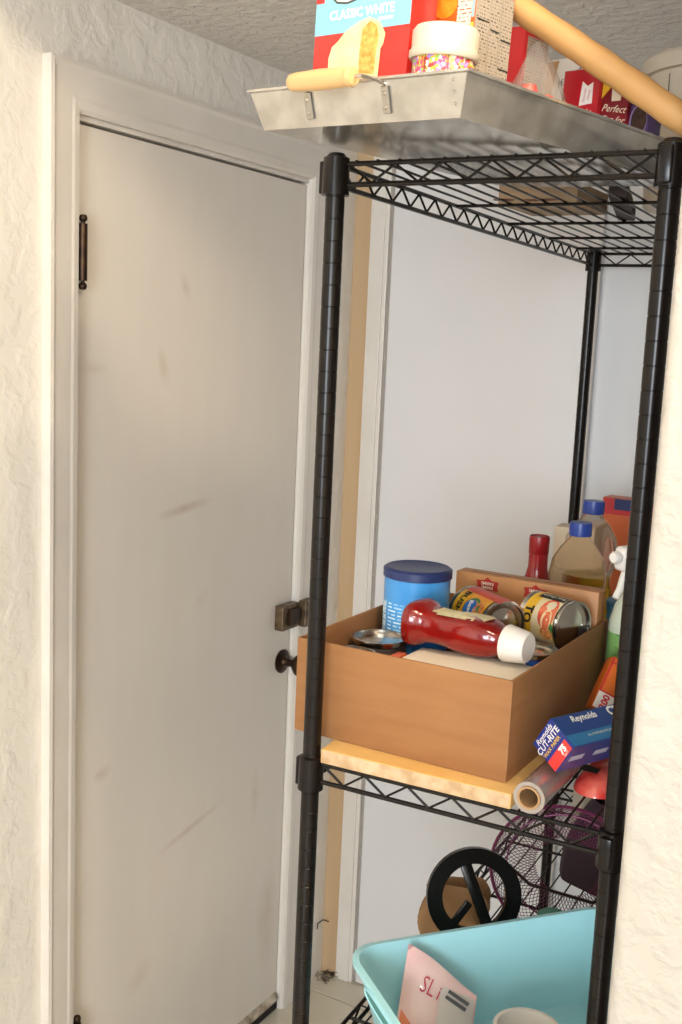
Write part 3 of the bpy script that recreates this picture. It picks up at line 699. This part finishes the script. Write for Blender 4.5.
MB().lathe([(0, 0), (.033, 0), (.035, .004)]+[(.035+(.0012 if i % 2 else 0), .01+.010*i) for i in range(13)]+[(.033, .138), (0, .138)], 28).build('body', mat('teal_plastic', '#2a6a86', .4), tc_, 25)
MB().lathe([(.0345, .130), (.037, .132), (.037, .146), (.035, .148), (0, .148)], 28).build('lid', mat('teal_lid', '#245a74', .4), tc_, 40)
fb = carton_box('boxed_dinner', 'red and orange boxed dinner with a blue stripe at the back of the middle shelf', 'food box', S(.100, .985, ZB, -3), .21, .045, .245, mat('dinner_orange', '#c05a28', .4))
flat(fb, 'red_band', rect(.001, .209, .212, .244), mat('dinner_red', '#b8242c', .4)); flat(fb, 'blue_band', rect(.024, .085, .222, .244), NAVYINK, -.0007)
flat(fb, 'noodle_print', oval(.15, .205, .04, .028, 24, .2, 3), mat('printed_noodles', '#d8a868', .4, col2='#8a4a2a', nscale=90), -.0007); flat(fb, 'red_block', rect(.088, .115, .205, .240), MATS['dinner_red'], -.0010)
# spray bottle
sb = thing('spray_bottle', 'white trigger spray bottle half full of green cleaner, beside the cardboard box', 'bottle', S(.313, .385, ZB, 60))
SB = mat('frosted_white_plastic', '#d8e2cc', .4, alpha=1); SG = mat('green_cleaner', '#8cc070', .3); SG2 = mat('pale_green_label', '#a8d6b4', .4)
MB().lathe([(0, 0), (.036, 0), (.040, .003), (.0405, .012), (.0405, .135), (0, .135)], 32).build('liquid_body', SG, sb, 40)
MB().lathe([(.0405, .1352), (.040, .150), (.034, .172), (.020, .196), (.014, .206), (.014, .222), (0, .222)], 32).build('shoulder', SB, sb, 40)
curved('label', sb, SG2, .0410, -1.6, 1.6, .02, .09); curved('band', sb, GRN, .0408, -1.6, 1.6, .1335, .1350); curved('band', sb, GRN, .0408, -1.6, 1.6, .115, .1158)
MB().lathe([(.0160, .206), (.0168, .207), (.0168, .226), (.013, .229), (0, .229)], 24).build('collar', WHITE, sb, 40)
hd = MB().box(-.050, .030, -.011, .011, .227, .262, bev=.007, seg=3).build('trigger_head', WHITE, sb, 30)
MB().lathe([(0, .049), (.008, .049), (.009, .058), (.007, .061), (0, .061)], 16, Matrix.Translation((0, 0, .247)) @ RY(-90)).build('nozzle', WHITE, hd, 40)
MB().tube([(-.030, 0, .230), (-.037, 0, .214), (-.042, 0, .200), (-.050, 0, .188)], .006, 10, rads=[.007, .0062, .0055, .005]).build('trigger', WHITE, hd, True)
# box reading 300
ob3x = rt*math.cos(.45)-up*math.sin(.45); ob3z = rt*math.sin(.45)+up*math.cos(.45)+fw*.25
ob3 = thing('foil_box', 'orange box with a white end reading 300, leaning beside the cardboard box', 'box', frame(SP(.293, .236, ZB+.062), ob3x, ob3z))
MB().box(0, .028, 0, .028, 0, .075, bev=.001).build('carton', mat('foil_box_orange', '#d86a24', .4), ob3, 30)
flat(ob3, 'white_panel', rect(.001, .027, .001, .024), WHITEINK); text(ob3, '300', .0135, REDINK, (.014, -.0008, .0125), RY(-90), bold=.0005)
for q in (rect(.0005, .0275, .024, .026), rect(.0005, .0275, .066, .068), rect(.0005, .003, .026, .074), rect(.0255, .0275, .026, .074)): flat(ob3, 'red_border', q, REDINK)

# foil roll and wax paper box at the front right of the middle shelf
fr_ = thing('foil_roll', 'roll of cling film with a brown cardboard core, lying beside the pine board', 'roll', frame(SP(.2885, -.006, ZB+.0192), sdir(math.cos(math.radians(2)), -math.sin(math.radians(2)), 0), (0, 0, 1)))
FILM = mat('cling_film_roll', '#c2b6ae', .18, .3, col2='#a87870', nscale=14, coat=.5)
def ytube(b, ro, ri, y0, y1, n=28):
    m_ = RX(-90)
    return b.lathe([(ri, y0), (ro, y0), (ro, y1), (ri, y1), (ri, y0)], n, m_, cap=False)
ytube(MB(), .0186, .0140, .004, .30).build('film', FILM, fr_, 40); ytube(MB(), .0139, .0112, 0, .304).build('core', mat('core_card', '#a8835a', .7), fr_, 40)
ytube(MB(), .0190, .0141, .0015, .006).build('film_edge', mat('film_edge_white', '#9c9086', .3), fr_, 40)
WBX = .0455; wang = math.radians(25)
wy = sdir(math.sin(wang), math.cos(wang), -.02).normalized(); wx = sdir(math.cos(wang), -math.sin(wang), 0)
WAX = mat('wax_box_blue', '#20407e', .35, coat=.3)
ca, sa = math.cos(math.radians(-31)), math.sin(math.radians(-31))
ex = (wx*ca + Vector((0, 0, 1))*sa).normalized(); ez = ex.cross(wy)
wxm = Matrix((ex, wy, ez)).transposed().to_4x4(); wxm.translation = SP(.2985, .044, ZB+.0690)
wax = thing('wax_paper_box', 'blue box of wax paper with a red corner reading 75, on the film roll', 'box', wxm)
h2 = WBX/2
MB().box(-h2, h2, 0, .31, -h2, h2, bev=.0008, seg=1).build('carton', WAX, wax, 30)
flat(wax, 'end_face', rect(-h2+.0006, h2-.0006, -h2+.0006, h2-.0006), mat('wax_end_navy', '#22307e', .4))
flat(wax, 'red_panel', rect(h2-.0155, h2-.001, -h2+.001, h2-.003), mat('wax_red', '#d83a34', .4), -.0007)
up_ = RY(-90)
text(wax, 'Reynolds', .0095, WHITEINK, (-h2+.0062, -.0009, .000), up_, bold=.0001, shear=.2)
text(wax, 'CUT-RITE', .0112, WHITEINK, (-h2+.0150, -.0009, -.001), up_, bold=.0002)
text(wax, 'WAX PAPER', .0068, YELLOWINK, (-h2+.0232, -.0009, -.002), up_, bold=.0001)
text(wax, '75', .0115, WHITEINK, (h2-.0095, -.0011, .0085), up_, bold=.0006); text(wax, 'SQ FT', .0036, WHITEINK, (h2-.003, -.0011, .009), up_)
# long upper face: local +Z; lettering runs along +Y
TF = Matrix(((0, 0, -1, 0), (1, 0, 0, 0), (0, -1, 0, 0), (0, 0, 0, 1)))   # text x -> +Y, text up -> -X, faces +Z
flat(wax, 'teal_band', rect(.002, .308, -h2+.001, -h2+.017), mat('wax_teal', '#2a6e9a', .4), 0, (0, 0, h2+.0003), TF)
text(wax, 'Reynolds', .0125, WHITEINK, (-h2+.009, .050, h2+.0006), TF, bold=.0003, shear=.2)
text(wax, 'CUT-RITE', .019, WHITEINK, (-h2+.010, .135, h2+.0006), TF, bold=.0008)
text(wax, 'WAX PAPER', .012, YELLOWINK, (-h2+.026, .150, h2+.0008), TF, bold=.0005)
text(wax, 'ALL PURPOSE KITCHEN PAPER', .0045, CREAMINK, (h2-.011, .065, h2+.0008), TF)
# side face +X: two pale blocks
SF = RZ(90)
for y0 in (.008, .052, .096): flat(wax, 'pale_block', rect(y0, y0+.024, -.004, .004), mat('pale_print', '#b8b4c0', .4), 0, (h2+.0003, 0, 0), SF)
# red net bag under it
rg = thing('red_plastic_bag', 'red and clear plastic packet lying on the wires under the wax paper box', 'packet', S(.3545, .150, ZB+.001, -20))
MB().grid(lambda u, v: ((.040-.010*v)*math.cos(2*PI*u)*(1 if v < .98 else 0), .075*(1-.3*v)*math.sin(2*PI*u)*(1 if v < .98 else 0), .020*v**.6+.004*math.sin(6*PI*u)*v*(1-v)), 30, 8, True).build('packet', mat('red_film', '#c8282a', .2, col2='#e06a58', nscale=30, coat=.5, bump=.3, bscale=60), rg, True)
flat(rg, 'black_tab', rect(-.012, .012, 0, .010), BLACKINK, 0, (-.015, -.045, .018), RX(-60))

# ---------------------------------------------------------------- bottom shelf
Z3T = Z3+TOPW
AQ = mat('aqua_plastic', '#aee6ee', .3, coat=.2)
bu = math.atan2(.2911, .2592)   # direction of the long side in the shelf frame
BN = SM @ Matrix.Translation((.0150, .098, 0)) @ Matrix.Rotation(bu, 4, 'Z')
BL, BWD, BH0, BH1 = .43, .285, Z3T, .8535
bn = thing('plastic_bin', 'aqua plastic bin with slotted handles on the bottom shelf', 'bin', BN @ Matrix.Translation((0, 0, BH0)))
BHH = BH1-BH0
def rrect(x0, x1, y0, y1, r, z, n=6):
    out = []
    for cx, cy, a0 in ((x1-r, y1-r, 0), (x0+r, y1-r, PI/2), (x0+r, y0+r, PI), (x1-r, y0+r, 3*PI/2)):
        for i in range(n+1): out.append((cx+r*math.cos(a0+PI/2*i/n), cy+r*math.sin(a0+PI/2*i/n), z))
    return out
def bin_mesh():
    b = MB(); bm = b.bm; ins = .035
    spec = [(ins+.01, .0, .03), (ins, .006, .035), (.0045, BHH-.012, .04), (.003, BHH-.010, .04), (-.004, BHH-.006, .045), (-.004, BHH, .045), (.004, BHH+.001, .04), (.0075, BHH-.006, .04), (ins+.003, .008, .032), (ins+.012, .0035, .03)]
    rings = [[bm.verts.new(p) for p in rrect(i, BL-i, -BWD+i, -i, r, z)] for i, z, r in spec]
    n = len(rings[0])
    for p, q in zip(rings, rings[1:]):
        for k in range(n): bm.faces.new((p[k], p[(k+1) % n], q[(k+1) % n], q[k]))
    bm.faces.new(list(reversed(rings[0]))); bm.faces.new(rings[-1])
    return b
bin_mesh().build('tub', AQ, bn, 40)
# handle slots cut look: dark recessed ovals framed by a lip on the short sides
for x0, sgn in ((.0, 1), (BL, -1)):
    cy = -.105
    lip = MB(); pts = []
    for i in range(28):
        a = 2*PI*i/28; yy = .055*math.copysign(abs(math.cos(a))**.7, math.cos(a)); zz = BHH-.036+.013*math.copysign(abs(math.sin(a))**.8, math.sin(a))
        k = .0045+(.0305)*(BHH-.012-zz)/(BHH-.018)
        pts.append((x0+sgn*(k-.0006), cy+yy, zz))
    lip.tube(pts, .0022, 6, closed=True).build('handle_lip', AQ, bn, True)
    hb = MB(); vs_ = [hb.bm.verts.new((p[0]-sgn*.0005, p[1], p[2])) for p in pts]; hb.bm.faces.new(vs_)
    hb.build('handle_slot', mat('slot_teal_dark', '#4f8f8a', .6), bn)
# things in the bin
PINK = mat('pink_pouch_film', '#e8b8b4', .3, col2='#f0d4cc', nscale=12, coat=.3, bump=.1, bscale=20)
pk = thing('pink_pouch', 'pink and white snack pouch with red lettering standing in the aqua bin', 'pouch', frame(SP(.100, .080, Z3T+.027), rt*.98-up*.16, up*.93-rt*.02+fw*.36))
def pouch(u, v):
    t = .010*math.sin(PI*min(1, max(0, v)))*1.0
    return u, v, t
pb = MB()
def pf(sgn):
    return lambda u, v: (.0+.105*u, sgn*.011*(math.sin(PI*u)**.6)*(math.sin(PI*v)**.5), .132*v-.046*u*v+.003*math.sin(5*u))
pb.grid(pf(-1), 14, 14); pb.grid(pf(1), 14, 14); bmesh.ops.remove_doubles(pb.bm, verts=pb.bm.verts, dist=.0006)
pb.build('pouch', PINK, pk, True)
MB().grid(lambda u, v: (.052+.050*u, -.0118*(math.sin(PI*(.495+.476*u))**.6)*(math.sin(PI*(.1+.85*v))**.5)-.0006, .012+.109*v-.046*(.5+.47*u)*v), 8, 10).build('white_panel', mat('pouch_white', '#d8cfc8', .35), pk, True)
text(pk, 'SL', .032, mat('pouch_red', '#c83048', .4), (.034, -.0128, .082), RY(16), sx=.7, bold=-.0002); text(pk, 'i', .026, MATS['pouch_red'], (.050, -.0130, .076), RY(16), sx=.8)
for k in range(2): flat(pk, 'dark_bar', rect(.0, .032, -.008*k, .0048-.008*k), mat('pouch_dark', '#4a4a4c', .5), -.0128, (.062, 0, .080), RY(22))
flat(pk, 'orange_corner', [(.002, .0), (.030, .0), (.020, .030), (.002, .048)], mat('pouch_orange', '#d87a50', .4), -.0122)
wt = thing('white_cup', 'white plastic cup lying in the aqua bin beside the pink pouch', 'cup', SM @ Matrix.Translation((.270, .128, Z3T+.004)))
MB().lathe([(0, 0), (.034, 0), (.042, .078), (.045, .080), (.045, .083), (.040, .083), (.032, .004), (0, .004)], 32).build('cup', WHITE, wt, 40)

# black plastic wheel behind the bin
WH = frame(SP(.129, .324, Z3T+.008), sdir(.84, .54, .05), sdir(-.03, .22, .95))
BP = mat('black_moulded_plastic', '#0d0b0a', .22, spec=.3)
wh = thing('black_wheel', 'black moulded plastic wheel with spokes leaning behind the aqua bin', 'wheel', WH)
RO, RI, WZ = .074, .050, .124
def ringxz(b, ro, ri, cz, t, n=40):
    return b.lathe([(ri, -t), (ri+.004, -t-.003), (ro-.005, -t-.003), (ro, -t), (ro, t), (ri, t), (ri, -t)], n, Matrix.Translation((0, 0, cz)) @ RX(90), cap=False)
ringxz(MB(), RO, RI, WZ, .006).build('rim', BP, wh, 40)
MB().box(-.009, .009, -.006, .004, -RI-.004, RI+.004, bev=.002).build('spoke', BP, wh, 30, mtx=Matrix.Translation((.004, 0, WZ)) @ RY(-18))
MB().box(-.006, .006, -.006, .004, -RI-.002, -.012, bev=.002).build('spoke', BP, wh, 30, mtx=Matrix.Translation((.0, 0, WZ)) @ RY(40))
MB().box(-.05, .05, -.010, .012, .0, .032, bev=.004).build('foot', BP, wh, 30)
# purple mesh basket
PU = mat('purple_wire', '#6a2348', .4, .3)
bk = thing('mesh_basket', 'purple wire mesh basket standing tilted behind the aqua bin', 'basket', frame(SP(.193, .570, Z3T+.100), sdir(.97, .18, -.10), sdir(-.10, -.93, .35)))
RB = .105
def bowl(phi, tt):   # tt 0 rim .. 1 bottom
    r = RB*math.cos(tt*1.25)**.7; return Vector((r*1.15*math.cos(phi), r*math.sin(phi), .085-.115*math.sin(tt*1.25)))
MB().tube([bowl(2*PI*i/48, 0) for i in range(48)], .0028, 8, closed=True).build('rim', PU, bk, True)
mw = MB()
for k in range(80):
    p0 = 2*PI*k/80
    for s in (1, -1):
        mw.tube([bowl(p0+s*t/10*.75, t/10) for t in range(11)], .0006, 4)
o = mw.build('wire_mesh', PU, bk, True); o['kind'] = 'stuff'
MB().tube([bowl(2*PI*i/40, .55) for i in range(40)], .0016, 6, closed=True).build('hoop', PU, bk, True)
MB().tube([(-.112, 0, .085), (-.05, -.03, .096), (.05, -.03, .102), (.112, 0, .086)], .0028, 8).build('bar_handle', mat('dark_bar', '#2a1418', .4, .3), bk, True)
# dark purple lunch bag and others behind
dk = thing('purple_cloth_bag', 'dark purple cloth bag slumped behind the mesh basket', 'bag', S(.235, .732, Z3T, -12))
MB().grid(lambda u, v: (.105*math.cos(2*PI*u)*(1-.55*v**2)*(1+.05*math.sin(10*PI*u)), .045*math.sin(2*PI*u)*(1-.5*v**2)*(1+.08*math.sin(8*PI*u+3*v)), .165*v+.0*u), 36, 14, True).build('bag', mat('dark_purple_cloth', '#2c1a28', .8, bump=.3, bscale=25), dk, True)
gb = carton_box('grey_storage_box', 'grey-beige storage box at the back of the bottom shelf', 'box', S(.135, .80, Z3T, -2), .235, .30, .215, mat('grey_beige_card', '#9a9182', .6, col2='#a59c8c', nscale=6))
flat(gb, 'painted_glint', rect(.09, .12, .0, .012), WHITEINK, 0, (0, .05, .2153), RX(-90))  # white patch that paints a glint on the box top
pbag = thing('brown_paper_bag', 'crumpled brown paper bag behind the black wheel', 'bag', S(.050, .432, Z3T, 15))
MB().grid(lambda u, v: (.062*math.copysign(abs(math.cos(2*PI*u))**.5, math.cos(2*PI*u))*(1-.25*v)+.006*math.sin(14*u+9*v), .035*math.copysign(abs(math.sin(2*PI*u))**.5, math.sin(2*PI*u))*(1-.3*v)+.005*math.sin(17*u+7*v), .092*v+.006*math.sin(11*u)*v), 36, 12, True).build('bag', mat('brown_paper', '#8f6c48', .8, col2='#a5815a', nscale=14, bump=.3, bscale=30), pbag, True)
gt = thing('green_jar_lid', 'small green-capped jar between the basket and the aqua bin', 'jar', S(.225, .385, Z3T))
MB().lathe([(0, 0), (.022, 0), (.023, .003), (.023, .095), (0, .095)], 20).build('glass', mat('jar_glass_dark', '#3a4a58', .2), gt, 40)
MB().lathe([(.0235, .090), (.0245, .092), (.0245, .110), (.022, .112), (0, .112)], 20).build('cap', mat('jade_cap', '#3a8a72', .4), gt, 40)
# thin wire hooked on the corner strip, dust clump on the floor
tag(MB().tube([(.020, YB-.016, .150), (.004, YB-.020, .152), (-.0+.003, YB-.045, .152), (.012, YB-.062, .148)], .0015, 6).build('wire_hook', BRONZE, None, True), 'thin dark wire poking out of the corner wood strip', 'wire')
dc_ = MB()
rnd = random.Random(3)
for i in range(40):
    p = Vector((.012+.035*rnd.random(), YB-.016-.05*rnd.random()**1.5, .002)); pts = [p]
    for k in range(4): pts.append(pts[-1]+Vector((rnd.uniform(-.008, .008), rnd.uniform(-.008, .008), rnd.uniform(-.001, .005)))); pts[-1].z = max(.001, pts[-1].z); pts[-1].y = min(YB-.014, pts[-1].y); pts[-1].x = max(.003, pts[-1].x)
    dc_.tube(pts, .0006, 4)
o = dc_.build('dust_clump', mat('dark_dust', '#3a2c20', .9)); tag(o, 'clump of dark dust on the floor in the corner by the strip', 'dust'); o['kind'] = 'stuff'
